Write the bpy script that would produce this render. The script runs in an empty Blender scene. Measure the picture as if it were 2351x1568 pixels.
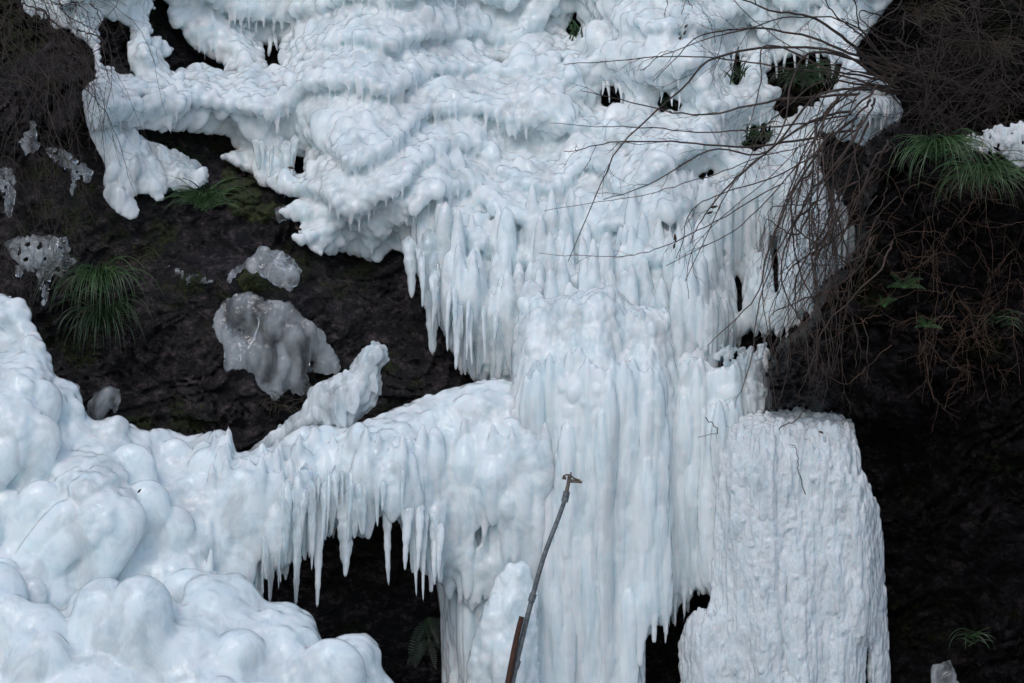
import bpy, bmesh, math, random
import numpy as np
from mathutils import Vector
rng=np.random.default_rng(7); random.seed(7)
S=0.003; D=14.0; ZC=2.9
def P(px,py,Y):
    k=S*(D+Y)/D
    return np.stack([(np.asarray(px)-1175.5)*k, np.asarray(Y)+0.0*np.asarray(px), (784-np.asarray(py))*k+ZC],-1)
def hsh(i,j,k,s):
    n=(i*374761393+j*668265263+k*2147483647+s*1274126177)&0xffffffff
    n=((n^(n>>13))*1274126177)&0xffffffff
    n=((n^(n>>16))*2246822519)&0xffffffff
    return ((n^(n>>15))&0xffffff)/float(0xffffff)
def vn(x,y,z=0.0,s=0):
    x,y,z=np.broadcast_arrays(np.asarray(x,float),np.asarray(y,float),np.asarray(z,float))
    i=np.floor(x).astype(np.int64);j=np.floor(y).astype(np.int64);k=np.floor(z).astype(np.int64)
    u=x-i;v=y-j;w=z-k;u=u*u*(3-2*u);v=v*v*(3-2*v);w=w*w*(3-2*w);r=0
    for a in(0,1):
        for b in(0,1):
            for c in(0,1):
                r=r+hsh(i+a,j+b,k+c,s)*(u if a else 1-u)*(v if b else 1-v)*(w if c else 1-w)
    return r*2-1
def fbm(x,y,z=0.0,s=0,o=5):
    r=0;a=1
    for q in range(o): r=r+a*vn(x*2**q,y*2**q,z*2**q,s+q);a*=.5
    return r
def idw(C,px,py,p=3.2):
    px=np.asarray(px,float);py=np.asarray(py,float);n=0;d=0
    for cx,cy,v in C:
        w=1/((px-cx)**2+(py-cy)**2+3000)**(p/2)
        n=n+w*v;d=d+w
    return n/d
RC=[(0,0,2.2),(600,0,3.2),(1200,0,3.3),(1800,0,3.0),(2100,0,1.6),(2351,0,1.0),(100,300,1.5),(600,300,2.5),(1200,300,2.6),(1800,300,2.3),(2080,250,1.2),(2351,300,.6),
(100,550,1.3),(500,500,1.5),(800,500,2.0),(1200,500,2.1),(1700,500,1.9),(2000,500,.9),(2351,550,.4),(100,800,1.2),(400,700,1.2),(700,700,1.3),(1000,750,1.7),(1400,800,1.6),(1700,780,1.2),(1900,850,.45),(2200,850,.3),
(100,1000,1.0),(500,950,1.1),(900,950,1.3),(1400,1100,1.4),(1750,1050,.8),(2050,1100,.6),(2351,1100,.2),(100,1500,.6),(800,1400,1.5),(1400,1500,1.3),(1550,1450,1.2),(1800,1500,.7),(2150,1500,.7),(2351,1500,.3),
(-500,300,1.0),(-500,1300,.3),(2900,300,-.2),(2900,1300,-.3),(1200,-700,5.5),(0,-700,4.5),(2351,-700,4.)]
def rockY(px,py): return idw(RC,px,py)
def ridged(x,y,s,o=5):
    r=0;a=1
    for q in range(o): r=r+a*(1-np.abs(vn(x*2**q,y*2**q,0,s+q))*2);a*=.5
    return r
def crag(gx,gy,a,b,s):
    wx=gx+.7*a*vn(gx/a,gy/a,0,s);wy=gy+.7*a*vn(gx/a+7,gy/a,0,s+1)
    st=wy/b*.8+wx/(b*2.3)+1.5*vn(wx/(a*1.6),wy/(a*1.4),0,s+2);fr=st-np.floor(st)
    t2=wx/(b*1.3)-wy/(b*2.0)+1.4*vn(wx/a,wy/a,0,s+3);f2=t2-np.floor(t2)
    cell=hsh(np.floor(st).astype(np.int64),np.floor(t2).astype(np.int64),np.zeros_like(np.floor(st)).astype(np.int64),s+5)
    return np.where(fr<.8,fr/.8,(1-fr)/.2)*.4+np.where(f2<.85,f2/.85,(1-f2)/.15)*.3+.45*cell
def rockS(gx,gy):
    gx=np.asarray(gx,float);gy=np.asarray(gy,float)
    amp=np.clip(.8+.6*vn(gx/170,gy/130,0,74),0.3,1.3)
    return rockY(gx,gy)-.12*fbm(gx/260,gy/160,0,70,4)-amp*(.16*crag(gx,gy,120,70,73)+.09*crag(gx,gy,45,28,84))-.02*ridged(gx/40,gy/32,80,4)
OUT=[(1765,945),(1762,860),(1790,790),(1860,740),(1890,650),(1960,600),(1975,480),(1990,330),(2060,280),(2160,330),(2230,600),(2220,900),(2100,990),(1975,960),(1930,925),(1880,945),(1830,928)]
def link(o): bpy.context.scene.collection.objects.link(o); return o
def mkmesh(name,V,F,mat=None,smooth=True):
    V=np.asarray(V,np.float32);F=np.asarray(F,np.int32)
    me=bpy.data.meshes.new(name);me.vertices.add(len(V));me.vertices.foreach_set('co',V.ravel())
    n=F.shape[1];me.loops.add(F.size);me.loops.foreach_set('vertex_index',F.ravel())
    me.polygons.add(len(F));me.polygons.foreach_set('loop_start',np.arange(len(F),dtype=np.int32)*n)
    me.update(calc_edges=True);me.validate()
    me.polygons.foreach_set('use_smooth',np.full(len(me.polygons),bool(smooth)))
    if mat: me.materials.append(mat)
    return me
def tag(o,label=None,cat=None,kind=None,group=None):
    if label:o["label"]=label
    if cat:o["category"]=cat
    if kind:o["kind"]=kind
    if group:o["group"]=group
def mkobj(name,V,F,mat=None,label=None,cat=None,kind=None,group=None,parent=None,smooth=True):
    o=link(bpy.data.objects.new(name,mkmesh(name,V,F,mat,smooth)))
    tag(o,label,cat,kind,group)
    if parent: o.parent=parent
    return o
def empty(name,loc,label,cat,group=None):
    o=link(bpy.data.objects.new(name,None)); o.empty_display_size=.1; tag(o,label,cat,None,group); return o
# ---------- materials
def newmat(n):
    m=bpy.data.materials.new(n);m.use_nodes=True;nt=m.node_tree;return m,nt,nt.nodes['Principled BSDF']
def noise(nt,co,scale,detail=5,rough=.55,dist=0):
    n=nt.nodes.new('ShaderNodeTexNoise');n.inputs['Scale'].default_value=scale;n.inputs['Detail'].default_value=detail
    n.inputs['Roughness'].default_value=rough;n.inputs['Distortion'].default_value=dist
    nt.links.new(co,n.inputs['Vector']);return n.outputs['Fac']
def ramp(nt,f,stops):
    r=nt.nodes.new('ShaderNodeValToRGB');e=r.color_ramp.elements
    while len(e)<len(stops): e.new(.5)
    for q,(p,c) in zip(e,stops): q.position=p;q.color=(*c,1) if len(c)==3 else c
    nt.links.new(f,r.inputs['Fac']);return r.outputs['Color']
def coords(nt,scale=(1,1,1),rot=(0,0,0)):
    t=nt.nodes.new('ShaderNodeTexCoord');m=nt.nodes.new('ShaderNodeMapping');m.inputs['Scale'].default_value=scale;m.inputs['Rotation'].default_value=rot
    nt.links.new(t.outputs['Object'],m.inputs['Vector']);return m.outputs['Vector']
def bump(nt,h,strength=.3,dist=.02,prev=None):
    b=nt.nodes.new('ShaderNodeBump');b.inputs['Strength'].default_value=strength;b.inputs['Distance'].default_value=dist
    nt.links.new(h,b.inputs['Height'])
    if prev: nt.links.new(prev,b.inputs['Normal'])
    return b.outputs['Normal']
def mixc(nt,f,a,b,blend='MIX'):
    mx=nt.nodes.new('ShaderNodeMix');mx.data_type='RGBA';mx.blend_type=blend
    if isinstance(f,float): mx.inputs[0].default_value=f
    else: nt.links.new(f,mx.inputs[0])
    for i,c in ((6,a),(7,b)):
        if isinstance(c,tuple): mx.inputs[i].default_value=(*c,1)
        else: nt.links.new(c,mx.inputs[i])
    return mx.outputs[2]
def ice_mat(name,stretch,c0,c1,tr,bs,bd,rough=.2,sss=.55,sc=.14,rim=.6,bsc=22,trr=(.46,.64),base=0.0,csc=7):
    m,nt,b=newmat(name)
    co=coords(nt);cs=coords(nt,(1,1,stretch))
    col=ramp(nt,noise(nt,cs,csc,6,.62,.5),[(.34,c0),(.52,c1)])
    nt.links.new(col,b.inputs['Base Color'])
    # clear outer shell: more see-through where the ice is seen edge-on, plus clearer windows
    t=ramp(nt,noise(nt,cs,5,4,.6,.6),[(trr[0],(base,)*3),(trr[1],(tr,)*3)])
    if rim>0:
        lw=nt.nodes.new('ShaderNodeLayerWeight');lw.inputs[0].default_value=.4
        r1=ramp(nt,lw.outputs['Facing'],[(.35,(0,0,0)),(.9,(rim,)*3)])
        mxx=nt.nodes.new('ShaderNodeMath');mxx.operation='MAXIMUM';nt.links.new(r1,mxx.inputs[0]);nt.links.new(t,mxx.inputs[1]);t=mxx.outputs[0]
    nt.links.new(t,b.inputs['Transmission Weight'])
    b.inputs['Roughness'].default_value=rough;b.inputs['IOR'].default_value=1.31;b.inputs['Specular IOR Level'].default_value=.8
    b.inputs['Subsurface Weight'].default_value=sss;b.inputs['Subsurface Radius'].default_value=(.5,.85,1.0);b.inputs['Subsurface Scale'].default_value=sc
    if bs>0: nt.links.new(bump(nt,noise(nt,cs,bsc,5,.6),bs,bd),b.inputs['Normal'])
    return m
ICE=ice_mat('milky_ice',.7,(.72,.82,.86),(.86,.955,.98),.25,.4,.014,.07)
ICEV=ice_mat('ribbed_ice',.12,(.68,.79,.83),(.86,.955,.98),.28,.5,.014,.08,bsc=34,csc=9)
ICEC=ice_mat('frosty_curtain_ice',.45,(.76,.85,.88),(.89,.955,.975),.15,1,.02,.13,.4,.06,.4,bsc=55,csc=14)
ICEX=ice_mat('clear_ice',.5,(.84,.90,.92),(.94,.97,.98),.97,.35,.02,.03,.0,.05,0,bsc=12,trr=(.38,.58),base=.74)
ICI=ice_mat('icicle_ice',.25,(.76,.87,.90),(.90,.965,.98),.75,.3,.012,.05,.3,.06,.8,trr=(.42,.62),base=.2)
def rockmat():
    m,nt,b=newmat('dark_wet_rock');co=coords(nt);cs=coords(nt,(1,1,1.5),(0,.5,0))
    c=ramp(nt,noise(nt,cs,8,9,.78,.3),[(.38,(.003,.003,.003)),(.51,(.022,.018,.0195)),(.64,(.115,.088,.090))])
    g=ramp(nt,noise(nt,co,26,6,.8),[(.42,(.002,.003,.001)),(.66,(.055,.068,.015))])
    mk=ramp(nt,noise(nt,co,1.7,8,.72),[(.535,(0,0,0)),(.59,(1,1,1))])
    mx=mixc(nt,mk,c,g)
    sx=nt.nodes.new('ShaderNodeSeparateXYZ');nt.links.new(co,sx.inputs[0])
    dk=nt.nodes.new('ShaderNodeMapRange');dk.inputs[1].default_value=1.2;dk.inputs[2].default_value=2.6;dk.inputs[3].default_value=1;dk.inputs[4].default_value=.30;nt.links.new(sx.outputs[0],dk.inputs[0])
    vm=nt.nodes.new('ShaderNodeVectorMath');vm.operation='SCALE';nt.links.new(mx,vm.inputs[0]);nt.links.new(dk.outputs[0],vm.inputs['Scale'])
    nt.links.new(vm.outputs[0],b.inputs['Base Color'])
    b.inputs['Roughness'].default_value=.22
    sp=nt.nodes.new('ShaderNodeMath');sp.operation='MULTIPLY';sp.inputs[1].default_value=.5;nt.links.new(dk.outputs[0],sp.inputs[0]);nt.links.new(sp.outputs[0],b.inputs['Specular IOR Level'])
    nt.links.new(bump(nt,noise(nt,cs,22,7,.7),1,.05),b.inputs['Normal']);return m
ROCK=rockmat()
def simple(name,c0,c1,sc=20,rough=.6,metal=0,bs=.2,bump_on=True):
    m,nt,b=newmat(name);co=coords(nt);f=noise(nt,co,sc,3,.6)
    nt.links.new(ramp(nt,f,[(.3,c0),(.7,c1)]),b.inputs['Base Color']);b.inputs['Roughness'].default_value=rough;b.inputs['Metallic'].default_value=metal
    if bs>.3: nt.links.new(bump(nt,noise(nt,co,sc*4,3),bs,.004),b.inputs['Normal'])
    return m
TWIG=simple('brown_bark',(.012,.008,.006),(.090,.056,.040),14)
TWIGD=simple('dark_bark',(.009,.0062,.0045),(.060,.038,.026),14)
TWIGR=simple('reddish_bark',(.03,.016,.009),(.12,.065,.034),14)
GRASS=simple('dark_green_blade',(.014,.042,.013),(.070,.14,.040),11,.4)
GRASSD=simple('deep_green_blade',(.007,.021,.007),(.040,.078,.023),11,.4)
STRAW=simple('dry_straw',(.02,.016,.008),(.09,.068,.035),12,.6)
FERN=simple('green_frond',(.02,.055,.015),(.07,.15,.04),20,.5)
MOSS=simple('moss',(.003,.004,.001),(.048,.060,.012),34,.9,0,1)
STEEL=simple('weathered_galvanised_steel',(.09,.10,.105),(.24,.26,.27),40,.5,.4)
RUST=simple('rusty_steel',(.035,.016,.010),(.12,.05,.028),60,.8,.1,.5)
BRASS=simple('dull_brass',(.10,.08,.06),(.26,.22,.18),60,.45,.5)
LEAF=simple('dead_leaf',(.02,.012,.008),(.07,.04,.02),30,.7)
GROUND=simple('frosty_gravel',(.10,.105,.11),(.33,.36,.39),6,.9,0,.8)
# ---------- ice builder
def ico(sub):
    bm=bmesh.new();bmesh.ops.create_icosphere(bm,subdivisions=sub,radius=1)
    V=np.array([v.co[:] for v in bm.verts]);F=np.array([[v.index for v in f.verts] for f in bm.faces]);bm.free();return V,F
I2=ico(2);I3=ico(3)
def inside(poly,x,y):
    c=np.zeros(x.shape,bool);n=len(poly)
    for i in range(n):
        x1,y1=poly[i];x2,y2=poly[(i+1)%n]
        if y1==y2: continue
        c^=((y1>y)!=(y2>y))&(x<(x2-x1)*(y-y1)/(y2-y1)+x1)
    return c
def pdist(poly,x,y):
    d=np.full(x.shape,1e9);n=len(poly)
    for i in range(n):
        ax,ay=poly[i];bx,by=poly[(i+1)%n];dx,dy=bx-ax,by-ay;l=dx*dx+dy*dy+1e-9
        t=np.clip(((x-ax)*dx+(y-ay)*dy)/l,0,1);d=np.minimum(d,np.hypot(x-ax-t*dx,y-ay-t*dy))
    return d
def blobs(px,py,Y,r,el,tp,fl,tilt,T,up=None,lean=0.):
    V,F=T;N=len(px)
    if N==0: return np.zeros((0,3)),np.zeros((0,3),int)
    if up is None: up=np.ones(N)
    c=P(px,py,Y);R=(r*S*(D+Y)/D)[:,None]
    x,y,z=V[:,0][None],V[:,1][None],V[:,2][None]
    dn=np.clip(-z,0,1);k=1-tp[:,None]*dn
    X=x*R*k;Yv=y*R*k*fl[:,None];Z=np.where(z<0,z*el[:,None],z*up[:,None])*R
    Yv=Yv+lean*np.where(Z>0,Z,Z*.3*(Z>-R*1.5))
    ct,st=np.cos(tilt)[:,None],np.sin(tilt)[:,None]
    X,Z=X*ct+Z*st,-X*st+Z*ct
    VV=np.stack([X,Yv,Z],-1)+c[:,None,:]
    FF=F[None]+(np.arange(N)*len(V))[:,None,None]
    return VV.reshape(-1,3),FF.reshape(-1,3)
def build_ice(name,poly,holes,depth,layers,mat,label,cat,voxel=.012,extra=None,smooth=5,disp=None):
    xs=[p[0] for p in poly];ys=[p[1] for p in poly]
    VV=[];FF=[];off=0
    for L in layers:
        sp=L['sp'];gx,gy=np.meshgrid(np.arange(min(xs),max(xs),sp),np.arange(min(ys),max(ys),sp))
        gx=gx.ravel()+rng.uniform(-.6,.6,gx.size)*sp;gy=gy.ravel()+rng.uniform(-.6,.6,gy.size)*sp
        m=inside(poly,gx,gy)
        for h in holes: m&=~inside(h,gx,gy)
        m&=rng.random(gx.size)<L.get('prob',1)
        if 'box' in L:
            b=L['box'];m&=(gx>b[0])&(gy>b[1])&(gx<b[2])&(gy<b[3])
        for b in L.get('nbox',[]):
            m&=~((gx>b[0])&(gy>b[1])&(gx<b[2])&(gy<b[3]))
        if 'edge' in L:
            f=tiers(gx,gy,*L['edge']);m&=(f>.74)&(f<.93)&(vn(gx/120,gy/90,0,66)>-.1)
        gx,gy=gx[m],gy[m];d=pdist(poly,gx,gy)
        for h in holes: d=np.minimum(d,pdist(h,gx,gy))
        N=len(gx);u=rng.random(N)**L.get('pw',1.0)
        r=L['r'][0]+(L['r'][1]-L['r'][0])*u
        r=np.minimum(r,d*1.05+5)
        el=rng.uniform(*L['el'],N);up=rng.uniform(*L.get('up',(1,1)),N)
        tp=rng.uniform(*L['tp'],N);tl=rng.normal(L.get('tm',0),L.get('tilt',.1),N)
        for fct in (1.0,.8,.6,.4,.25):
            for sg in (1,-1):
                q=el if sg==1 else up
                ty=gy+sg*r*q*fct;okk=inside(poly,gx,ty)
                for h in holes: okk&=~inside(h,gx,ty)
                q2=np.where(okk|(q*fct<1.0),q,np.where(rng.random(N)<(.8 if sg==1 else 1),np.maximum(1.0 if sg==1 else .8,q*fct),q))
                if sg==1: el=q2
                else: up=q2
        Y=depth(gx,gy,d)-L.get('pro',0)*r*S-rng.normal(0,L.get('jit',.008),N)
        v,f=blobs(gx,gy,Y,r,el,tp,rng.uniform(*L.get('fl',(.8,1.1)),N),tl,I3 if L['r'][1]>22 else I2,up,L.get('lean',0))
        VV.append(v);FF.append(f+off);off+=len(v)
    if extra is not None:
        a=np.array(extra,float)
        v,f=blobs(a[:,0],a[:,1],a[:,2],a[:,3],a[:,4],a[:,5],np.full(len(a),.75),a[:,6],I3,np.full(len(a),1.1),.12)
        VV.append(v);FF.append(f+off);off+=len(v)
    me=mkmesh(name+'_raw',np.concatenate(VV),np.concatenate(FF))
    o=link(bpy.data.objects.new(name,me))
    md=o.modifiers.new('r','REMESH');md.mode='VOXEL';md.voxel_size=voxel;md.use_smooth_shade=True
    sm=o.modifiers.new('s','SMOOTH');sm.factor=.5;sm.iterations=smooth
    dg=bpy.context.evaluated_depsgraph_get()
    m2=bpy.data.meshes.new_from_object(o.evaluated_get(dg));o.modifiers.clear();o.data=m2;bpy.data.meshes.remove(me)
    if disp:
        n=len(m2.vertices);co=np.zeros(n*3,np.float32);m2.vertices.foreach_get('co',co);co=co.reshape(-1,3)
        no=np.zeros(n*3,np.float32);m2.vertex_normals.foreach_get('vector',no);no=no.reshape(-1,3)
        co=co+no*disp(co)[:,None];m2.vertices.foreach_set('co',co.astype(np.float32).ravel());m2.update()
    m2.materials.clear();m2.materials.append(mat);m2.polygons.foreach_set('use_smooth',np.ones(len(m2.polygons),bool))
    tag(o,label,cat)
    return o
def tiers(px,py,th=120,s=3):
    h=py/th+1.1*vn(px/260,py/500,0,s)+.5*vn(px/90,py/200,0,s+5)
    return h-np.floor(h)
def tprof(f): return np.where(f<.82,f/.82,(1-f)/.18)
def rid(a): return 1-2*np.abs(a)
def ribs(a,fx,fz,s,zt=9e9,bead=.2):
    def f(c):
        X=c[:,0]+.03*vn(c[:,0]*2,0*c[:,0],c[:,2]*2.2,s+9)
        k=np.clip((zt-c[:,2])/.4,.25,1)
        am=.6+.6*vn(c[:,0]*1.7,0*c[:,0],c[:,2]*.5,s+12)
        return a*k*(rid(vn(X*fx*.45,c[:,1]*fx*.3,c[:,2]*fz*.7,s+7))*.9+am*rid(vn(X*fx,c[:,1]*fx*.5,c[:,2]*fz,s))+.6*rid(vn(X*fx*2.3,c[:,1]*fx,c[:,2]*fz*2,s+3))+bead*vn(X*fx*2,c[:,1]*fx*2,c[:,2]*22,s+5))
    return f
def jag(h,a=7,n=3):
    out=[]
    for i in range(len(h)):
        x0,y0=h[i];x1,y1=h[(i+1)%len(h)]
        for k in range(n):
            t=k/n;out.append((x0+(x1-x0)*t+rng.normal(0,a),y0+(y1-y0)*t+rng.normal(0,a)))
    return out
# ---- A upper cascade
A=[(60,-200),(90,20),(150,60),(215,110),(225,170),(190,215),(205,300),(325,292),(430,300),(520,308),(545,345),(500,362),(560,385),(640,440),(700,455),(640,485),(700,520),(668,545),(740,585),(800,578),(870,600),(905,560),(950,600),(985,690),(1010,740),(1050,820),(1110,870),(1240,880),(1500,880),(1650,830),(1700,760),(1785,742),(1870,700),(1962,600),(1965,520),(1905,480),(1880,380),(1890,300),(1980,330),(2040,320),(2072,260),(2050,200),(1985,165),(1960,110),(2000,60),(2060,-20),(2080,-200)]
AH=[jag([(222,60),(262,38),(300,60),(308,120),(315,175),(285,178),(235,150)]),jag([(345,18),(400,50),(440,100),(520,155),(515,165),(440,150),(400,165),(370,140),(395,110),(345,60)],4),
jag([(1765,150),(1800,130),(1870,125),(1940,150),(1930,200),(1880,215),(1870,255),(1840,250),(1800,280),(1780,250),(1790,215),(1760,180)]),jag([(1700,340),(1715,290),(1770,275),(1775,310),(1740,345)],5),
[(1376,205),(1398,190),(1410,200),(1425,195),(1434,212),(1430,245),(1412,236),(1400,246),(1380,240)],[(1508,225),(1530,205),(1546,222),(1575,238),(1555,262),(1530,250),(1512,258)],[(1296,70),(1318,25),(1338,60),(1325,86),(1303,86)],
[(1675,130),(1704,122),(1704,190),(1680,190)],[(600,100),(644,95),(642,155),(612,152)],[(668,352),(702,358),(697,405),(670,400)],[(1590,402),(1640,388),(1655,400),(1610,415)],[(345,0),(370,-10),(395,20),(360,30)],
[(1684,640),(1694,600),(1706,610),(1712,720),(1690,735)],[(1850,560),(1858,520),(1868,560),(1866,660),(1852,670)],[(1770,570),(1780,535),(1790,570),(1790,680),(1774,690)]]
def dA(px,py,d):
    f=tiers(px,py,115)
    amp=np.clip(1.25-(py-500)/400*.6,.4,1.0)
    rec=.14*np.clip((px-1640)/60,0,1)*np.clip((py-440)/60,0,1)
    return rockY(px,py)-.36+rec-.26*np.clip(d/90,0,1)-.17*amp*tprof(f)*np.clip(d/60,.2,1)-.12*vn(px/140,py/140,0,9)
NB=[(930,560,2100,1000),(1640,440,2100,800)]
LA=[dict(sp=12,r=(12,16),el=(1,1.5),tp=(.1,.3),jit=.006,nbox=[(1640,470,2100,800)]),
    dict(sp=11,r=(6,10),el=(5,14),up=(3,7),tp=(.1,.4),tilt=.01,box=(1630,440,2100,800)),
    dict(sp=19,r=(9,21),pw=1.2,el=(1,1.6),up=(1.1,2.1),tp=(0,.25),pro=.28,tilt=.45,prob=.75,fl=(.45,.7),lean=.3,nbox=NB),
    dict(sp=56,r=(24,42),el=(.9,1.6),up=(1,1.8),tp=(0,.2),pro=-.05,tilt=.5,prob=.35,fl=(.3,.4),lean=.3,nbox=NB),
    dict(sp=9,r=(4,7),el=(5,13),up=(2,3),tp=(.6,.9),pro=1.0,tilt=.02,prob=.5,edge=(115,),nbox=NB),
    dict(sp=26,r=(9,20),el=(4,12),up=(4,8),tp=(.3,.6),pro=.5,tilt=.03,prob=.7,box=(930,540,1640,900),lean=.05),
    dict(sp=15,r=(4,9),el=(10,28),up=(5,10),tp=(.3,.6),pro=.8,tilt=.01,prob=.75,box=(1540,430,2000,780))]
def dispA(c):
    k=np.clip((3.95-c[:,2])/.5,0,1)*np.clip((c[:,0]+.9)/.5,0,1)
    return ribs(.009,13,.7,41)(c)*k
build_ice('frozen_waterfall',A,AH,dA,LA,ICE,'white frozen waterfall of bulbous lobes and icicles on a rocky slope','frozen waterfall',.0115,smooth=4,disp=dispA)
# ---- B column
B=[(1180,900),(1183,760),(1195,680),(1215,638),(1262,690),(1345,672),(1400,655),(1450,705),(1575,718),(1600,790),(1640,850),(1690,830),(1765,800),(1760,940),(1720,980),(1675,1000),(1672,1100),(1664,1340),(1640,1360),(1600,1325),(1575,1360),(1545,1400),(1500,1425),(1478,1450),(1470,1750),(1020,1750),(1018,1400),(1005,1320),(1090,1240),(1150,1000)]
def dB(px,py,d):
    return .30+((np.minimum(px,1640)-1390)/330)**2*.30-.25*np.clip((px-1610)/50,0,1)*np.clip((py-950)/60,0,1)+np.clip((900-py)/260,0,1)*.35-.07*vn(px/60,py/900,0,4)-.08*vn(px/110,py/160,0,6)*np.clip((1100-py)/300,.1,1)+.12*(1-np.clip(d/40,0,1))
LB=[dict(sp=12,r=(10,14),el=(3,7),up=(3,6),tp=(.1,.3),tilt=.02,jit=.006,box=(900,880,1800,1760)),
    dict(sp=12,r=(11,15),el=(1.2,2.5),up=(1,2),tp=(.1,.3),jit=.005,box=(900,600,1800,930)),
    dict(sp=24,r=(4,9),el=(10,30),up=(8,16),tp=(.1,.35),pro=.8,tilt=.008,prob=.7,box=(1000,960,1700,1760)),
    dict(sp=21,r=(10,22),pw=1.4,el=(1,1.8),up=(1.2,2.0),tp=(0,.3),pro=.3,tilt=.35,prob=.7,fl=(.5,.75),lean=.3,box=(1150,620,1800,960)),
    dict(sp=24,r=(5,10),el=(5,12),up=(2,4),tp=(.4,.7),pro=.8,tilt=.02,prob=.6,box=(1150,700,1700,1000)),
    dict(sp=46,r=(12,22),el=(4,12),up=(3,8),tp=(.2,.5),pro=.5,tilt=.02,prob=.6,box=(1000,900,1660,1760))]
build_ice('ice_column',B,[],dB,LB,ICEV,'tall fused column of ribbed white ice','ice formation',.0105,smooth=2,disp=ribs(.009,17,.4,5,2.7,.3))
# ---- E curtain
E=[(1646,1040),(1656,1000),(1672,972),(1692,958),(1712,962),(1735,944),(1760,950),(1785,938),(1805,946),(1835,936),(1862,944),(1890,930),(1915,936),(1935,952),(1950,962),(1962,1010),(1975,1080),(2020,1180),(2030,1350),(2048,1750),(1570,1750),(1563,1450),(1600,1408),(1636,1400),(1645,1200)]
def dE(px,py,d): return .0+((px-1820)/200)**2*.2-.06*vn(px/45,py/900,0,14)-.02*vn(px/24,py/30,0,18)+.12*(1-np.clip(d/40,0,1))+.40*np.clip((1070-py-.25*np.abs(px-1800)*0)/130,0,1)**2
LE=[dict(sp=11,r=(8,11),el=(2,5),up=(2,4),tp=(.1,.3),tilt=.03,jit=.008,box=(1500,1000,2100,1760)),
    dict(sp=11,r=(9,12),el=(1,2),up=(1,1.3),tp=(.1,.3),box=(1500,900,2100,1030)),
    dict(sp=17,r=(6,13),el=(1,2),up=(1,1.3),tp=(0,.3),pro=.5,tilt=.4,prob=.6,box=(1600,900,2000,1040)),
    dict(sp=15,r=(3.5,6.5),el=(8,24),up=(6,12),tp=(.2,.5),pro=1.1,tilt=.008,prob=.65,box=(1500,1020,2100,1760)),
    dict(sp=9,r=(3,5),el=(1,2.2),tp=(0,.3),pro=1.5,tilt=.3,prob=.4)]
build_ice('ice_curtain',E,[[(1985,1480),(1990,1475),(2000,1600),(2005,1750),(1982,1750)]],dE,LE,ICEC,'thick frosty curtain of fine vertical ice ribs against dark cliff','ice formation',.009,smooth=1,disp=ribs(.006,30,.5,8,9e9,.7))
# ---- C shelf
C=[(-300,640),(0,676),(60,690),(78,750),(115,820),(122,865),(180,885),(190,945),(215,970),(275,955),(320,990),(380,985),(430,1005),(520,985),(538,1045),(600,1035),(665,1000),(700,978),(800,985),(860,960),(930,930),(1000,905),(1060,888),(1130,870),(1200,880),(1290,960),(1290,1300),(1200,1500),(1120,1400),(1010,1330),(955,1290),(935,1240),(915,1165),(880,1185),(860,1180),(840,1230),(770,1200),(740,1230),(700,1260),(650,1300),(600,1310),(600,1385),(500,1390),(500,1750),(-300,1750)]
CC=[(0,700,.5),(-200,900,-.1),(0,1000,-.1),(200,930,.4),(400,1020,.5),(700,1010,.5),(1000,920,.65),(1200,900,.6),(200,1200,-.3),(600,1150,.15),(900,1100,.2),(1200,1100,.3),(0,1500,-.6),(400,1400,-.2),(600,1280,.2),(1100,1300,.45),(800,1180,.3)]
def dC(px,py,d): return idw(CC,px,py)-.08*tprof(tiers(px,py,190,31))*np.clip((700-px)/400,.1,1)-.09*vn(px/110,py/160,0,33)+.15*(1-np.clip(d/50,0,1))
LC=[dict(sp=12,r=(16,20),el=(1,1.8),tp=(.1,.3),jit=.003),
    dict(sp=70,r=(36,66),pw=1.2,el=(2.4,4.2),up=(1,1.2),tp=(-.1,.1),pro=.12,tilt=.3,tm=.25,prob=.55,fl=(.4,.6),lean=.1,box=(-300,600,560,1760)),
    dict(sp=30,r=(14,30),pw=1.4,el=(1.6,3.2),up=(1,1.5),tp=(0,.25),pro=.15,tilt=.25,prob=.6,fl=(.45,.65),lean=.15,box=(450,800,1300,1120)),
    dict(sp=22,r=(7,15),el=(5,13),up=(4,8),tp=(.2,.6),pro=.7,tilt=.02,prob=.7,box=(480,1040,1300,1400),lean=.05),
    dict(sp=60,r=(22,38),el=(2,5),up=(1.5,3),tp=(.2,.5),pro=.2,tilt=.05,prob=.6,box=(500,1000,1300,1250),lean=.2)]
def dispC(c): return ribs(.009,14,.5,51)(c)*np.clip((c[:,0]+2.0)/.5,0,1)*np.clip((2.15-c[:,2])/.3,0,1)
shelf=build_ice('ice_shelf',C,[[(1090,1200),(1100,1195),(1104,1248),(1092,1248)],[(598,1240),(604,1240),(604,1300),(597,1300)]],dC,LC,ICE,'long rounded ice ledge with icicles hanging over a dark hollow','ice formation',.012,smooth=9,disp=dispC)
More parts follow.
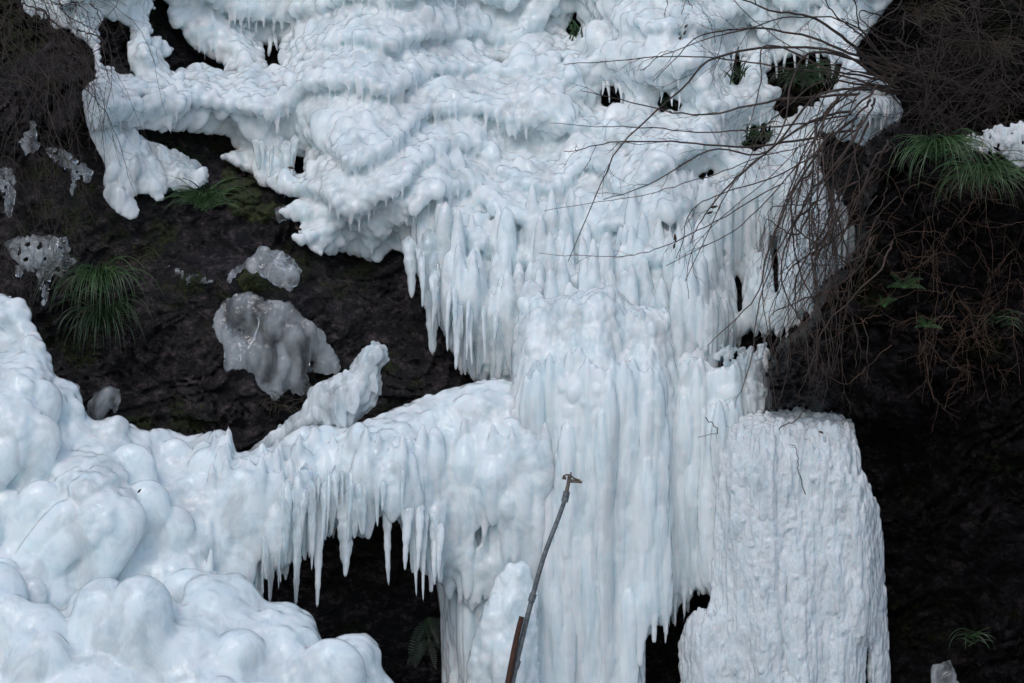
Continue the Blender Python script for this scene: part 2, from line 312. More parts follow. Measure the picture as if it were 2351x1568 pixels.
# ---- D mound
Dp=[(-300,1230),(-40,1290),(60,1360),(150,1410),(165,1370),(215,1328),(260,1345),(310,1330),(380,1360),(420,1400),(430,1330),(480,1312),(560,1320),(610,1385),(665,1385),(715,1410),(740,1478),(790,1460),(840,1455),(876,1490),(870,1530),(910,1580),(930,1750),(-300,1750)]
def dD(px,py,d): return -.50-np.clip((py-1300)/280,0,1.6)*.5-.08*vn(px/180,py/180,0,41)+.25*(1-np.clip(d/70,0,1))+np.clip((px-450)/400,0,1)*.35
LD=[dict(sp=13,r=(20,25),el=(1,1.4),tp=(.1,.2),jit=.002),
    dict(sp=120,r=(60,90),el=(3,4.5),up=(1,1.2),tp=(-.1,.1),pro=.05,tilt=.2,tm=.3,prob=.5,fl=(.45,.6),lean=.1),
    dict(sp=60,r=(26,44),el=(2,3.5),up=(1,1.3),tp=(0,.1),pro=.12,tilt=.3,tm=.4,prob=.45,fl=(.45,.65),lean=.1,box=(400,1300,950,1760))]
ex=[(235,1398,-.74,68,4.6,-.1,.25),(322,1404,-.82,78,4.8,-.1,-.02),(545,1512,-.78,66,3.6,-.1,.6),(455,1550,-.82,58,3.0,-.1,.7),(815,1508,-.36,50,3.2,-.1,.5),(80,1475,-.80,84,3.6,0,.2),(-20,1380,-.65,85,4,0,.2)]
build_ice('ice_mound',Dp,[],dD,LD,ICE,'mound of large smooth rounded ice lobes','ice formation',.014,extra=ex,smooth=24)
# ---- F sprinkler ice cone
Fp=[(1072,1750),(1075,1520),(1110,1400),(1150,1320),(1185,1288),(1215,1300),(1232,1400),(1240,1750)]
build_ice('ice_spire',Fp,[],lambda x,y,d:.05+.12*(1-np.clip(d/60,0,1))-.04*vn(x/40,y/90,0,50),
 [dict(sp=13,r=(14,19),el=(1.2,2.5),up=(1,2),tp=(.1,.3),jit=.003),dict(sp=28,r=(12,24),el=(2,5),up=(1.5,4),tp=(0,.3),pro=.2,tilt=.1,prob=.6,lean=.1,fl=(.5,.7))],ICE,'pale ice spire grown around the base of a metal pipe','ice formation',smooth=6)
# ---- small pieces
SM=[dict(sp=8,r=(8,12),el=(1,1.6),tp=(.1,.3),fl=(.3,.4),jit=.003),dict(sp=26,r=(9,20),el=(1.5,4),up=(1,3),tp=(0,.4),pro=.25,tilt=.3,prob=.6,fl=(.4,.6),lean=.1)]
SMI=[dict(sp=7,r=(4,7),el=(1,1.6),tp=(.1,.3),prob=.8,fl=(.4,.7)),dict(sp=13,r=(3,6),el=(3,10),up=(1,3),tp=(.5,.8),pro=.6,tilt=.05,prob=.6)]
def piece(name,poly,dep,layers,mat,label,cat,vox=.009,holes=[],amp=.03,curve=.05,r=45,sm=6):
    return build_ice(name,poly,holes,lambda x,y,d:dep(x,y)+curve*(1-np.clip(d/r,0,1))-amp*vn(x/60,y/90,0,60),layers,mat,label,cat,vox,smooth=sm)
rs=lambda o:(lambda x,y:rockS(x,y)-o)
ry_=lambda o:(lambda x,y:rockY(x,y)-o)
piece('ice_slab',[(488,745),(500,715),(525,680),(575,672),(610,690),(665,695),(690,725),(740,762),(765,810),(782,835),(775,858),(720,850),(700,850),(715,900),(690,905),(665,885),(640,912),(600,895),(580,850),(520,842),(515,800)],ry_(.36),SM,ICEX,'lumpy translucent ice slab frozen onto wet dark rock','ice slab',holes=[[(545,750),(555,752),(552,764),(545,762)],[(715,820),(728,825),(720,848),(712,845)]])
piece('ice_slab',[(520,650),(530,625),(565,598),(600,578),(640,575),(690,610),(690,635),(665,668),(630,650),(600,630),(560,612),(535,640)],ry_(.38),SM,ICEX,'small clear ice cap over a mossy rock','ice slab')
piece('iced_log',[(535,1062),(600,1015),(650,970),(700,935),(712,890),(760,868),(800,850),(835,800),(858,783),(885,795),(893,825),(872,845),(876,885),(860,930),(830,955),(800,985),(740,985),(690,1000),(640,1035),(580,1060)],lambda x,y:.62+0*x,SM,ICI,'fallen log coated in rounded glassy ice','log',curve=.14,sm=5)
piece('ice_sheet',[(205,300),(215,215),(260,240),(330,320),(385,340),(450,370),(480,405),(465,425),(415,440),(385,425),(370,465),(335,440),(300,440),(320,490),(300,503),(262,480),(240,450),(245,380)],ry_(.38),SM,ICI,'thin jagged sheet of ice draped over rock','ice sheet',amp=.02,sm=4)
for pl_,lb in (([(5,555),(60,540),(160,545),(160,580),(175,600),(140,640),(120,625),(110,690),(95,700),(90,640),(70,620),(40,640),(30,590)],'cluster of small clear icicles frozen on hanging twigs'),([(42,325),(68,295),(75,270),(84,290),(90,345),(60,350)],'single lump of clear ice caught in hanging twigs'),([(0,385),(30,390),(35,440),(25,500),(8,490),(12,440),(-20,420),(-30,385)],'thin clear icicle dangling among dark twigs'),([(100,340),(150,345),(190,375),(215,400),(200,425),(185,400),(165,445),(160,390),(120,365)],'ragged strip of clear ice on hanging twigs')):
    piece('icicle_cluster',pl_,ry_(.5),SMI,ICEX,lb,'icicles',.008,sm=3)
piece('ice_shard',[(198,965),(205,915),(240,888),(272,895),(275,920),(262,950),(258,925),(235,965),(215,970)],lambda x,y:.45+0*x,SM,ICEX,'curled translucent ice shard standing beside the ledge','ice shard',.008)
piece('snow_patch',[(2203,325),(2240,300),(2300,285),(2420,270),(2420,390),(2340,385),(2300,355),(2240,350)],ry_(.42),SMI,ICEC,'patch of crusty snow on the cliff ledge','snow',amp=.02)
piece('ice_sheet',[(1640,820),(1660,790),(1700,800),(1760,790),(1740,850),(1765,900),(1750,955),(1700,950),(1660,900),(1690,860)],lambda x,y:.45+0*x,SMI,ICI,'lacy ice frozen around twigs beside the cliff','ice sheet',sm=3)
piece('ice_slab',[(632,480),(660,470),(690,480),(700,500),(660,505),(640,500)],ry_(.4),SM,ICEX,'small clear ice lump on mossy rock','ice slab')
piece('ice_glaze',[(385,610),(430,625),(500,640),(470,655),(420,640)],rs(.01),SMI,ICEX,'thin glaze of ice on dark rock','ice glaze',curve=.01,amp=.01)
piece('ice_sheet',[(100,40),(140,50),(210,45),(190,5),(120,-20),(40,-30),(60,30)],ry_(.5),SMI,ICI,'ragged ice frozen over hanging twigs','ice')
piece('ice_dome',[(2140,1530),(2180,1518),(2200,1568),(2190,1600),(2140,1590)],ry_(.35),SM,ICEX,'small clear ice dome at cliff foot','ice')
# ---- icicle children
def icicle(px,py,Y,r,L,parent,mat):
    ns,nr=12,34;V=[];ph=random.random()*9;sl=random.uniform(-.02,.02);pw=random.uniform(.5,1.0);tip=random.uniform(.04,.22)
    for i in range(nr):
        t=i/(nr-1);env=min(1,(t/.15)**.6+.02)*min(1,((1-t)/.04)**.5+.05);rr=r*env*((1-t)**pw*(1-tip)+tip)*(1+.10*math.sin(t*L/8+ph)+.07*math.sin(t*L/3.7+ph*2))
        for j in range(ns):
            a=2*math.pi*j/ns;q=rr*(1+.12*math.sin(2*a+ph+t*3))
            p=P(px+q*math.cos(a)+3*math.sin(t*3+ph)+sl*L*t,py+L*t,Y+.12*(1-t)**3);p[1]+=q*math.sin(a)*S*.8;V.append(p)
    F=[[i*ns+j,i*ns+(j+1)%ns,(i+1)*ns+(j+1)%ns,(i+1)*ns+j] for i in range(nr-1) for j in range(ns)]
    F.append([(nr-1)*ns+j for j in range(ns)]);F.append([j for j in range(ns)][::-1])
    me=bpy.data.meshes.new('icicle');me.from_pydata(np.array(V).tolist(),[],F);me.materials.append(mat)
    me.polygons.foreach_set('use_smooth',np.ones(len(me.polygons),bool))
    o=link(bpy.data.objects.new('icicle',me));o.parent=parent;return o
ics=[(625,1120,18,265),(655,1100,15,200),(683,1080,15,310),(712,1100,13,210),(728,1130,16,265),(795,1130,26,170),(795,1200,14,125),(762,1080,18,150),(830,1090,18,140),(868,1040,15,170),(889,1060,17,285),(935,1130,15,180),(952,1130,12,240),(972,1150,11,230),(925,1080,16,140),(995,1160,13,210),(540,1140,20,200),(575,1150,16,210),(640,1150,10,240),(1010,1200,10,200),(850,1070,14,170),(705,1060,16,150),(812,1110,13,170),(748,1110,9,150),(905,1080,9,170),(960,1150,8,230),(605,1150,9,230)]
for k in range(34):
    x=random.uniform(520,1010);bot=np.interp(x,[520,600,650,700,760,850,915,950,1010],[1380,1350,1310,1270,1215,1200,1180,1290,1340]);ics.append((x,bot-110-random.uniform(0,60),random.uniform(4,11),random.uniform(100,190)))
for q,(x,y,r,L) in enumerate(ics):
    if 13<q<27: L*=random.uniform(.55,1.0)
    icicle(x,y,.12+random.uniform(-.06,.06),r,L,shelf,ICI)
wf=bpy.data.objects['frozen_waterfall']
wl=[(990,520,30,295),(940,540,20,145),(1040,560,30,240),(1072,590,28,270),(1110,580,32,300),(1150,590,28,285),(1180,600,22,280),(640,300,20,145),(612,315,14,90),(655,320,15,135),(675,310,12,90),(590,310,12,80),(1095,660,20,220),(1130,680,18,202),(1055,640,16,200),(1020,560,18,190),(1165,690,14,190),(600,320,7,70),(625,330,7,100)]
for (x,y,r,L) in wl:
    icicle(x,y,float(rockY(x,y))-.80+random.uniform(-.05,.05),r,L,wf,ICI)
for k in range(36):
    x=random.uniform(1640,1940);y=random.uniform(430,600) if x<1900 else random.uniform(430,500);L=min(random.uniform(90,270),745-y-(x-1640)*.2)
    icicle(x,y,float(rockY(x,y))-.62+random.uniform(-.08,.04),random.uniform(5,13),L,wf,ICI)
for k in range(18):
    x=random.uniform(960,1185);y=np.interp(x,[960,1010,1060,1185],[560,640,700,730]);icicle(x,y+random.uniform(-30,10),float(rockY(x,y))-.8+random.uniform(-.1,.05),random.uniform(5,11),random.uniform(90,160),wf,ICI)
for (x,y,L) in [(1385,170,50),(1396,165,72),(1412,170,45),(1424,172,66),(1518,190,48),(1545,200,45),(1558,205,50),(1685,100,60),(1698,98,45),(1780,110,70),(1800,105,60),(1822,100,85),(1850,100,60),(1880,105,75),(1910,120,60),(1720,262,50),(1745,255,60),(1765,255,45),(618,70,60),(634,72,45)]:
    icicle(x,y,float(rockY(x,y))-.60,random.uniform(4,8),L,wf,ICI)
col=bpy.data.objects['ice_column']
for (x,y,r,L) in [(1490,1240,14,210),(1512,1250,10,180),(1552,1230,11,210),(1585,1180,11,190),(1610,1180,11,180),(1530,1270,8,160),(1628,1200,9,160),(1570,1240,6,130),(1500,1300,6,150),(1540,1290,6,150)]:
    icicle(x,y,.42,r,L,col,ICI)
# ---------- rock cliff
gx,gy=np.meshgrid(np.concatenate([np.arange(-900,-50,12),np.arange(-50,2400,4.6),np.arange(2400,3260,12)]),np.concatenate([np.arange(-1100,-40,12),np.arange(-40,1600,4.6),np.arange(1600,1770,12)]))
ry=rockS(gx,gy)
V=P(gx.ravel(),gy.ravel(),ry.ravel())
h,w=gx.shape;ii=np.arange(h*w).reshape(h,w)
F=np.stack([ii[:-1,:-1].ravel(),ii[1:,:-1].ravel(),ii[1:,1:].ravel(),ii[:-1,1:].ravel()],-1)
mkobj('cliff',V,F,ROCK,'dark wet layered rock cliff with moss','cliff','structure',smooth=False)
def boulder(name,poly,Y,mat,label,cat,thick=.3,seed=1,st=5,amp=.10,crg=0,smooth=True,curve=60):
    xs=[p[0] for p in poly];ys=[p[1] for p in poly]
    gx,gy=np.meshgrid(np.arange(min(xs)-2*st,max(xs)+2*st,st),np.arange(min(ys)-2*st,max(ys)+2*st,st));px=gx.ravel().astype(float);py=gy.ravel().astype(float)
    ins=inside(poly,px,py);d=np.where(ins,pdist(poly,px,py),0)
    prof=np.sqrt(np.clip(d/curve,0,1))
    y=(Y(px,py) if callable(Y) else Y)+thick*(1-prof)-amp*fbm(px/90,py/70,0,seed,5)*np.clip(d/20,.3,1)-.03*np.abs(fbm(px/22,py/16,0,seed+9,3))-crg*crag(px,py,60,34,seed)
    V=P(px,py,y);h,w=gx.shape;ii=np.arange(h*w).reshape(h,w)
    F=np.stack([ii[:-1,:-1].ravel(),ii[1:,:-1].ravel(),ii[1:,1:].ravel(),ii[:-1,1:].ravel()],-1)
    F=F[ins[F].any(axis=1)]
    return mkobj(name,V,F,mat,label,cat,smooth=smooth)
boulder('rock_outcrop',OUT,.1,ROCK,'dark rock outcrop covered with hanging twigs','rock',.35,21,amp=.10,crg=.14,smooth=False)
boulder('moss_patch',jag([(480,440),(520,385),(600,400),(640,450),(645,500),(600,530),(540,510),(500,480)],12),rs(.06),MOSS,'cushion of dark green moss on rock','moss',.14,31,3,.05,curve=40)
boulder('moss_patch',jag([(528,640),(560,608),(600,620),(625,650),(610,672),(560,672)],5),rs(.08),MOSS,'small bright moss cushion below clear ice','moss',.14,33,3,.05,curve=30)
def surf(px,py):
    px=np.asarray(px,float);py=np.asarray(py,float);r=rockS(px,py)
    ins=inside(OUT,px,py);return np.where(ins,np.minimum(r,0.0),r)
# ---------- ground
g=60;mkobj('ground',[(-g,-g,0),(g,-g,0),(g,g,0),(-g,g,0)],[(0,1,2,3)],GROUND,'frosty gravel ground below the cliff','ground','structure')
# ---------- twigs
class Tubes:
    def __init__(s): s.V=[];s.F=[];s.n=0
    def add(s,pts,r0,r1,sides=5):
        pts=np.asarray(pts,float);n=len(pts);t=np.gradient(pts,axis=0);t/=np.linalg.norm(t,axis=1)[:,None]+1e-9
        a=np.cross(t,[.13,.9,.31]);a/=np.linalg.norm(a,axis=1)[:,None]+1e-9;b=np.cross(t,a)
        rr=np.linspace(r0,r1,n)[:,None,None];ang=np.arange(sides)*2*math.pi/sides
        ring=pts[:,None,:]+rr*(np.cos(ang)[None,:,None]*a[:,None,:]+np.sin(ang)[None,:,None]*b[:,None,:])
        s.V.append(ring.reshape(-1,3));j=np.arange(sides)
        for i in range(n-1):
            s.F.append(np.stack([s.n+i*sides+j,s.n+i*sides+(j+1)%sides,s.n+(i+1)*sides+(j+1)%sides,s.n+(i+1)*sides+j],-1))
        s.n+=n*sides
    def obj(s,name,mat,parent=None,**k):
        return mkobj(name,np.concatenate(s.V),np.concatenate(s.F),mat,parent=parent,**k)
def spline(cp,n=28):
    cp=np.asarray(cp,float);k=len(cp);cp=np.vstack([2*cp[0]-cp[1],cp,2*cp[-1]-cp[-2]]);out=[]
    for i in range(k-1):
        p0,p1,p2,p3=cp[i:i+4];m=max(3,n//(k-1))
        for t in np.linspace(0,1,m,endpoint=(i==k-2)):
            out.append(.5*((2*p1)+(-p0+p2)*t+(2*p0-5*p1+4*p2-p3)*t*t+(-p0+3*p1-3*p2+p3)*t**3))
    return np.array(out)
def twiglets(T,pts,n,L,r,droop=.3,depth=1,crook=.16):
    m=len(pts)
    for _ in range(n):
        i=random.randint(int(m*.25),m-3);d=pts[i+1]-pts[i];d/=np.linalg.norm(d)+1e-9
        side=np.array([random.gauss(0,1),random.gauss(-.15,.4),random.gauss(0,1)]);side/=np.linalg.norm(side)
        v=d*.9+side*.7;v/=np.linalg.norm(v);l=L*random.uniform(.3,1)*(1.1-.5*i/m);k=7;q=[pts[i].copy()]
        for s in range(k):
            v=v+np.array([random.gauss(0,crook),random.gauss(0,crook*.5),random.gauss(0,crook)-droop/k]);v/=np.linalg.norm(v);q.append(q[-1]+v*l/k)
        q=np.array(q);T.add(q,r,r*.4,4)
        if depth>0: twiglets(T,q,2,L*.45,r*.65,droop,depth-1,crook)
def wob(cp,a):
    return [(x+random.gauss(0,a),y+random.gauss(0,a)) for x,y in cp]
def branch(T,T2,cp,Y0,Y1,r0,r1,nt,tl,dr=.3,depth=1,kink=.004):
    ys=np.linspace(Y0,Y1,len(cp))+np.array([0]+[random.gauss(0,.05) for _ in cp[1:]])
    cx=np.array([c[0] for c in cp],float);cy=np.array([c[1] for c in cp],float)
    ys=np.minimum(ys,surf(cx,cy)-.06-np.abs(rng.normal(0,.04,len(cp))))
    p=spline(P(cx,cy,ys),34);p+=np.cumsum(rng.normal(0,kink,p.shape),0)
    T.add(p,r0,r1,6);twiglets(T2,p,nt,tl,max(.0013,r1*.9),dr,depth)
def shrub(label,brs,mat,cat='shrub'):
    e=empty('bare_shrub',(0,0,0),label,cat);T=Tubes();T2=Tubes()
    for b in brs: branch(T,T2,*b)
    T.obj('branches',mat,e);T2.obj('twigs',mat,e);return e
arcs=[[(2060,190),(1900,112),(1650,122),(1560,190),(1420,320),(1385,400),(1295,580)],[(2060,185),(1960,60),(1850,22),(1700,78),(1510,110),(1460,165)],
[(2060,195),(1860,165),(1600,135),(1300,155)],[(2060,210),(1950,205),(1885,300),(1840,450),(1790,700)],[(2060,210),(1900,275),(1720,380),(1640,480),(1590,570)],
[(2050,215),(1930,262),(1800,430),(1660,550),(1520,640)],[(2050,170),(1900,60),(1750,5),(1560,-60)],[(2060,200),(1800,232),(1550,250),(1310,195)],
[(1990,300),(1800,400),(1620,460),(1545,590)],[(1960,290),(1720,350),(1450,330),(1285,352)],[(2050,180),(1880,130),(1830,180),(1790,330),(1690,440),(1600,640)],
[(2060,200),(1880,220),(1770,330),(1640,350),(1500,410),(1400,440)],[(2040,160),(1980,80),(1900,30),(1860,-50)],[(2050,160),(1950,130),(1820,70),(1700,60),(1600,90),(1520,180)],
[(2050,220),(1900,330),(1780,540),(1740,700),(1640,790)],[(2040,200),(1900,200),(1800,250),(1740,300),(1690,430)],[(2050,190),(1920,150),(1760,110),(1740,200),(1730,300)],
[(2060,190),(1900,240),(1820,420),(1770,640),(1760,830)],[(2050,200),(1960,350),(1900,560),(1880,720)],[(2050,180),(1990,60),(1960,-60)]]
thin=[[(1930,300),(1700,380),(1500,440),(1250,480)],[(1800,420),(1560,545),(1430,580),(1240,575)]]
brs=[]
for a in arcs:
    brs.append((wob(a[:1],12)+wob(a[1:],8),.75,.30,random.uniform(.006,.014),.0026,7,.42,.3,1,.005))
for a in thin:
    brs.append((a,.6,.30,.0045,.0018,5,.25,.3,1,.005))
for k in range(5):
    a=random.choice(arcs[:18]);brs.append((wob(a[:1],20)+wob(a[1:],38),.75,.30,random.uniform(.004,.007),.002,6,.35,.3,1,.005))
shrub('bare arching shrub with long grey-brown branches over ice',brs,TWIG)
brs=[]
for k in range(70):
    x0=random.uniform(1860,2060);y0=random.uniform(190,560);x1=random.gauss(1850,60);y1=random.uniform(540,940)
    mx=(x0+x1)/2-random.uniform(-20,80);brs.append(([(x0,y0),(x0-random.uniform(10,60),y0+60),(mx,(y0+y1)/2),(x1+random.gauss(10,15),y1-90),(x1,y1)],.4,-.1,random.choice([.002,.003,.004,.009]),.0014,5,.28,.5,1,.007))
shrub('dense bundle of bare twigs hanging over dark rock',brs,TWIG)
brs=[]
for k in range(90):
    x0=random.uniform(2050,2400);y0=random.uniform(-60,260);brs.append(([(x0,y0),(x0+random.gauss(0,70),y0+random.uniform(-30,90)),(x0+random.gauss(0,130),y0+random.uniform(0,200)),(x0+random.gauss(0,170),y0+random.uniform(0,300))],.7,.3,random.choice([.002,.003,.006]),.0013,8,.35,.1,1,.006))
shrub('dark tangled leafless bush clinging to the cliff',brs,TWIGD)
brs=[]
for k in range(50):
    x0=random.uniform(1960,2400);y0=random.uniform(450,820);x1=x0-random.uniform(-150,280)
    brs.append(([(x0,y0),((x0+x1)/2,y0+random.gauss(10,50)),(x1,y0+random.uniform(-60,190))],.25,0.0,.0024,.0012,6,.35,.1,1,.006))
shrub('fine brown brambles straggling over dark cliff',brs,TWIGR)
brs=[]
for k in range(75):
    x0=random.uniform(-40,210);y0=random.uniform(-60,200);x1=x0+random.uniform(-30,190);y1=y0+random.uniform(110,330)
    brs.append(([(x0,y0),(x0+random.uniform(0,80),y0+30),((x0+x1)/2+random.gauss(30,20),(y0+y1)/2-20),(x1,y1)],1.05,.65,random.choice([.002,.003,.006]),.0014,7,.28,.4,1,.006))
shrub('dark leafless bush drooping over rock and ice',brs,TWIGD)
brs=[]
for k in range(36):
    x0=random.uniform(-40,160);y0=random.uniform(280,650);brs.append(([(x0,y0),(x0+40,y0+40),(x0+random.uniform(0,90),y0+random.uniform(90,220))],.9,.7,.002,.0012,6,.25,.5,1,.006))
shrub('sparse dead twigs hanging from dark rock',brs,TWIGD)
brs=[]
for (x,y) in [(1560,60),(1590,-20),(1640,60),(1570,100),(1545,30)]:
    brs.append(([(x,y+40),(x-10,y),(x+random.gauss(0,20),y-60)],1.7,1.6,.003,.0015,6,.15,0))
shrub('small dry twig poking out of ice',brs,TWIGD)
for q,(pts,Y) in enumerate([([(1850,1135),(1843,1080),(1838,1035),(1828,1030)],-.2),([(1620,960),(1645,990),(1600,1010)],.2),([(1790,985),(1830,965),(1862,940)],-.15)]):
    e=empty('fallen_twig',(0,0,0),'thin dark twig stuck on the ice curtain','twig');T=Tubes();T2=Tubes();branch(T,T2,pts,Y,Y-.03,.0035,.0018,1,.15,0,0);T.obj('stem',TWIGD,e);T2.obj('side_twig',TWIGD,e)
# ---------- grass tufts
def tuft(px,py,n,L,spread,mat,label,fall=.9,w=.007,off=.06,Y=None,cat='grass'):
    V=[];F=[];Y=float(surf(np.array([px]),np.array([py]))[0])-off if Y is None else Y;o=P(px,py,Y)
    for _ in range(n):
        a=random.uniform(0,math.pi*2);v=np.array([math.cos(a)*spread,-abs(math.sin(a))*.6-.15,random.uniform(.5,1.1)]);v/=np.linalg.norm(v)
        l=L*random.uniform(.4,1.1);p=o+np.array([random.gauss(0,.035),random.gauss(0,.02),random.gauss(0,.03)]);k=9
        ww=w*random.uniform(.6,1.1);tw=random.uniform(-.6,.6);fl=fall*random.uniform(.6,1.3)
        for s in range(k+1):
            side=np.cross(v,[math.sin(tw),-1,0]);side/=np.linalg.norm(side)+1e-9
            t=s/k;q=ww*(1-t**1.8)*.5+.0003;V+=[p-side*q,p+side*q]
            if s<k: b=len(V)-2;F.append((b,b+1,b+3,b+2))
            v=v+np.array([0,0,-fl*(.12+.32*t)]);v/=np.linalg.norm(v);p=p+v*l/k
    return mkobj('grass_tuft',V,F,mat,label,cat)
tuft(470,465,110,.38,.9,GRASS,'tuft of long dark green grass on mossy rock',.7,off=.28)
tuft(230,650,110,.62,.6,GRASS,'large drooping tuft of dark green grass',1.4,off=.2)
tuft(240,740,100,.62,.5,GRASSD,'drooping tuft of long green grass below another',1.4,off=.25)
tuft(2150,350,130,.52,.9,GRASS,'thick drooping green grass tuft on cliff',1.2,off=.35)
tuft(2255,410,120,.52,.9,GRASS,'thick drooping green grass tuft on cliff beside snow',1.2,off=.35)
tuft(2200,430,90,.5,.7,STRAW,'dry straw-coloured grass under the green tufts',1.3,w=.004,off=.35)
tuft(2290,740,18,.25,1.0,GRASSD,'sparse green blades on dark cliff',off=.2)
tuft(2225,1475,18,.3,1.0,GRASSD,'sparse grass at the cliff foot',off=.2)
tuft(610,410,40,.16,.8,STRAW,'short straw tuft on moss',w=.004,off=.12)
tuft(300,610,30,.3,.9,STRAW,'dry straw tuft on dark rock',1.2,w=.003,off=.1)
tuft(640,930,30,.3,.9,STRAW,'dead grass beside the iced log',1.2,w=.003,off=.1)
tuft(2120,40,90,.5,.9,STRAW,'dry grass hanging in a dark bush',1.2,w=.003,off=.2)
tuft(2260,120,90,.5,.9,STRAW,'dry grass tangled in a dark bush',1.2,w=.003,off=.2)
tuft(1315,78,14,.13,.35,FERN,'green leaves poking out of the ice',.3,.016,Y=2.25)
tuft(1535,245,22,.15,.7,GRASSD,'dark green leaves in an ice hollow',.6,.016,Y=1.85)
tuft(1692,180,18,.18,.3,GRASSD,'dark green leaves in a gap of the ice',.4,.016,Y=1.8)
tuft(1850,180,90,.33,.9,GRASSD,'dark green foliage in a hollow of the ice',1.0,.010,Y=1.6)
tuft(1740,315,40,.18,.9,GRASSD,'dark leaves between ice and shrub',.8,.010,Y=1.5)
def fern(px,py,n,L,label,mat=None,up=1,off=.2):
    V=[];F=[];o=P(px,py,float(surf(np.array([px]),np.array([py]))[0])-off)
    for _ in range(n):
        a=random.uniform(-1.3,1.3);v=np.array([math.sin(a),-.3,math.cos(a)*up]);v/=np.linalg.norm(v);p=o.copy();k=14;l=L*random.uniform(.6,1.1)
        for s in range(k):
            t=s/k;q=p+v*l/k;sd=np.cross(v,[0,1,0]);sd/=np.linalg.norm(sd)+1e-9;ll=l*.13*math.sin(math.pi*(t*.8+.18))
            b=len(V);V+=[p-sd*.0008,p+sd*.0008,q+sd*.0008,q-sd*.0008];F.append((b,b+1,b+2,b+3))
            for sg in(-1,1):
                m=p+sd*sg*ll*.5+v*ll*.2;tip=p+sd*sg*ll+v*ll*.45;wv=v*l/k*.2
                b=len(V);V+=[p,m-wv,tip,m+wv];F.append((b,b+1,b+2,b+3))
            v=v+np.array([0,-.02,-.07]);v/=np.linalg.norm(v);p=q
    return mkobj('fern',V,F,mat or FERN,label,'fern')
fern(2075,660,6,.17,'small green fern growing on the dark cliff');fern(2030,705,5,.12,'tiny green fern on dark rock');fern(2125,750,6,.12,'small green fern among brambles')
fern(985,1420,9,.3,'dark fern growing in the hollow under icicles',GRASSD,-.4);fern(985,1470,8,.28,'dark fern in the shaded hollow',GRASSD,-.6)
def leaf(px,py,Y,s,rot):
    o=P(px,py,Y);V=[];c,sn=math.cos(rot),math.sin(rot)
    for x,z,y in [(-1,0,0),(-.4,.35,.1),(.3,.32,.12),(1,0,0),(.3,-.3,.1),(-.4,-.35,.15),(0,0,-.1)]:
        V.append(o+np.array([(x*c-z*sn)*s,y*s,(x*sn+z*c)*s]))
    F=[(6,0,1),(6,1,2),(6,2,3),(6,3,4),(6,4,5),(6,5,0)]
    return mkobj('dead_leaf',V,F,LEAF,'small curled dead brown leaf','leaf',group='dead leaves caught on ice and twigs')
for x,y,Y in [(1630,488,.5),(1550,545,.4),(1548,565,.4),(1885,992,-.2),(320,1127,-.45),(1640,475,.55),(1572,75,1.6),(1560,90,1.6),(668,385,1.5),(1575,60,1.6),(685,525,1.1)]:
    leaf(x,y,Y,random.uniform(.02,.035),random.uniform(0,3))
# ---------- sprinkler
sp=empty('sprinkler',(0,0,0),'grey metal pipe standing in ice with sprinkler head on top','sprinkler')
def pl(cp,Y): 
    cp=np.array(cp,float);return P(cp[:,0],cp[:,1],np.linspace(Y[0],Y[1],len(cp)))
def cyl(name,cp,Y,r0,r1,mat,parent,sides=16,label=None,n=24):
    T=Tubes();p=spline(pl(cp,Y),n);T.add(p,r0,r1,sides);T.add(np.array([p[-1]-(p[-1]-p[-2])*.01,p[-1]]),r1,1e-4,sides);T.add(np.array([p[0],p[0]+(p[1]-p[0])*.01]),1e-4,r0,sides)
    o=T.obj(name,mat,parent)
    if label:o['label']=label
    return o
Yp=-.32
cyl('pipe',[(1150,1720),(1178,1560),(1215,1400),(1248,1280),(1280,1195),(1297,1148)],(Yp,Yp),.019,.015,STEEL,sp)
cyl('support_post',[(1140,1720),(1168,1560),(1185,1470),(1198,1416)],(Yp-.045,Yp-.045),.022,.018,RUST,sp,6,'rusty angled steel post')
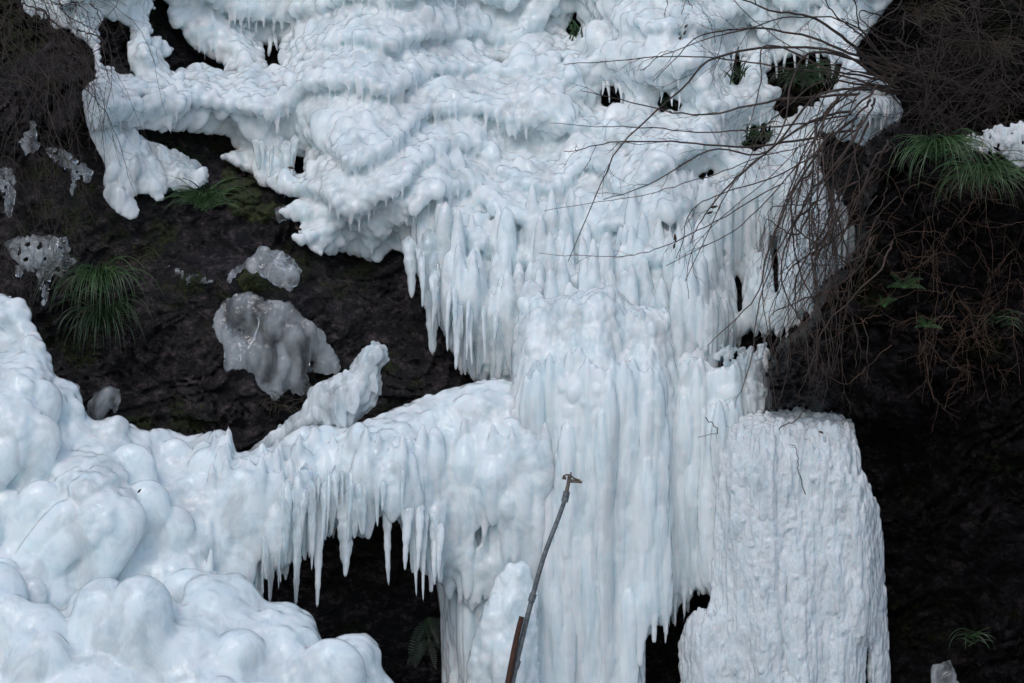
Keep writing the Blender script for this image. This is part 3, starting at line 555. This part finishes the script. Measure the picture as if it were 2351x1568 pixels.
for c in [(1222,1372),(1186,1525)]:
    cyl('clamp',[(c[0]-3,c[1]+9),(c[0]+3,c[1]-9)],(Yp-.01,Yp-.01),.024,.024,STEEL,sp)
cyl('coupling',[(1296,1152),(1299,1140),(1301,1128)],(Yp,Yp),.024,.023,STEEL,sp,12)
cyl('collar',[(1300,1134),(1303,1118)],(Yp,Yp),.015,.013,BRASS,sp,6)
hd=cyl('sprinkler_head',[(1303,1120),(1307,1098),(1309,1090)],(Yp,Yp),.012,.015,BRASS,sp,12)
cyl('nozzle',[(1306,1104),(1322,1105),(1336,1107)],(Yp,Yp-.03),.013,.009,BRASS,hd,10)
cyl('swing_arm',[(1293,1093),(1305,1090),(1318,1098),(1332,1103)],(Yp-.03,Yp-.03),.007,.007,BRASS,hd,6)
cyl('counterweight',[(1291,1096),(1300,1099)],(Yp-.02,Yp-.02),.013,.010,BRASS,hd,6)
cyl('spring_pin',[(1309,1100),(1311,1084)],(Yp-.02,Yp-.02),.006,.005,BRASS,hd,8)
# ---------- light & camera
w=bpy.data.worlds.new("World");bpy.context.scene.world=w;w.use_nodes=True;nt=w.node_tree
sky=nt.nodes.new('ShaderNodeTexSky');sky.sky_type='NISHITA';sky.sun_disc=False;sky.sun_elevation=math.radians(48);sky.sun_rotation=math.radians(200);sky.air_density=1.0;sky.dust_density=1.5
nt.links.new(sky.outputs[0],nt.nodes['Background'].inputs[0]);nt.nodes['Background'].inputs[1].default_value=.145
su=bpy.data.lights.new('sun','SUN');su.energy=.55;su.angle=math.radians(18);su.color=(1,.99,.97)
so=link(bpy.data.objects.new('sun',su));so.rotation_euler=Vector((-.34*.67,-.94*.67,.74)).to_track_quat('Z','Y').to_euler()
cd=bpy.data.cameras.new('camera');co=link(bpy.data.objects.new('camera',cd));co.location=(0,-D,ZC);co.rotation_euler=(math.pi/2,0,0)
cd.sensor_width=36;cd.lens=36*D/(2351*S);cd.clip_end=300
bpy.context.scene.camera=co
vs=bpy.context.scene.view_settings;vs.view_transform='Standard';vs.look='None';vs.exposure=0
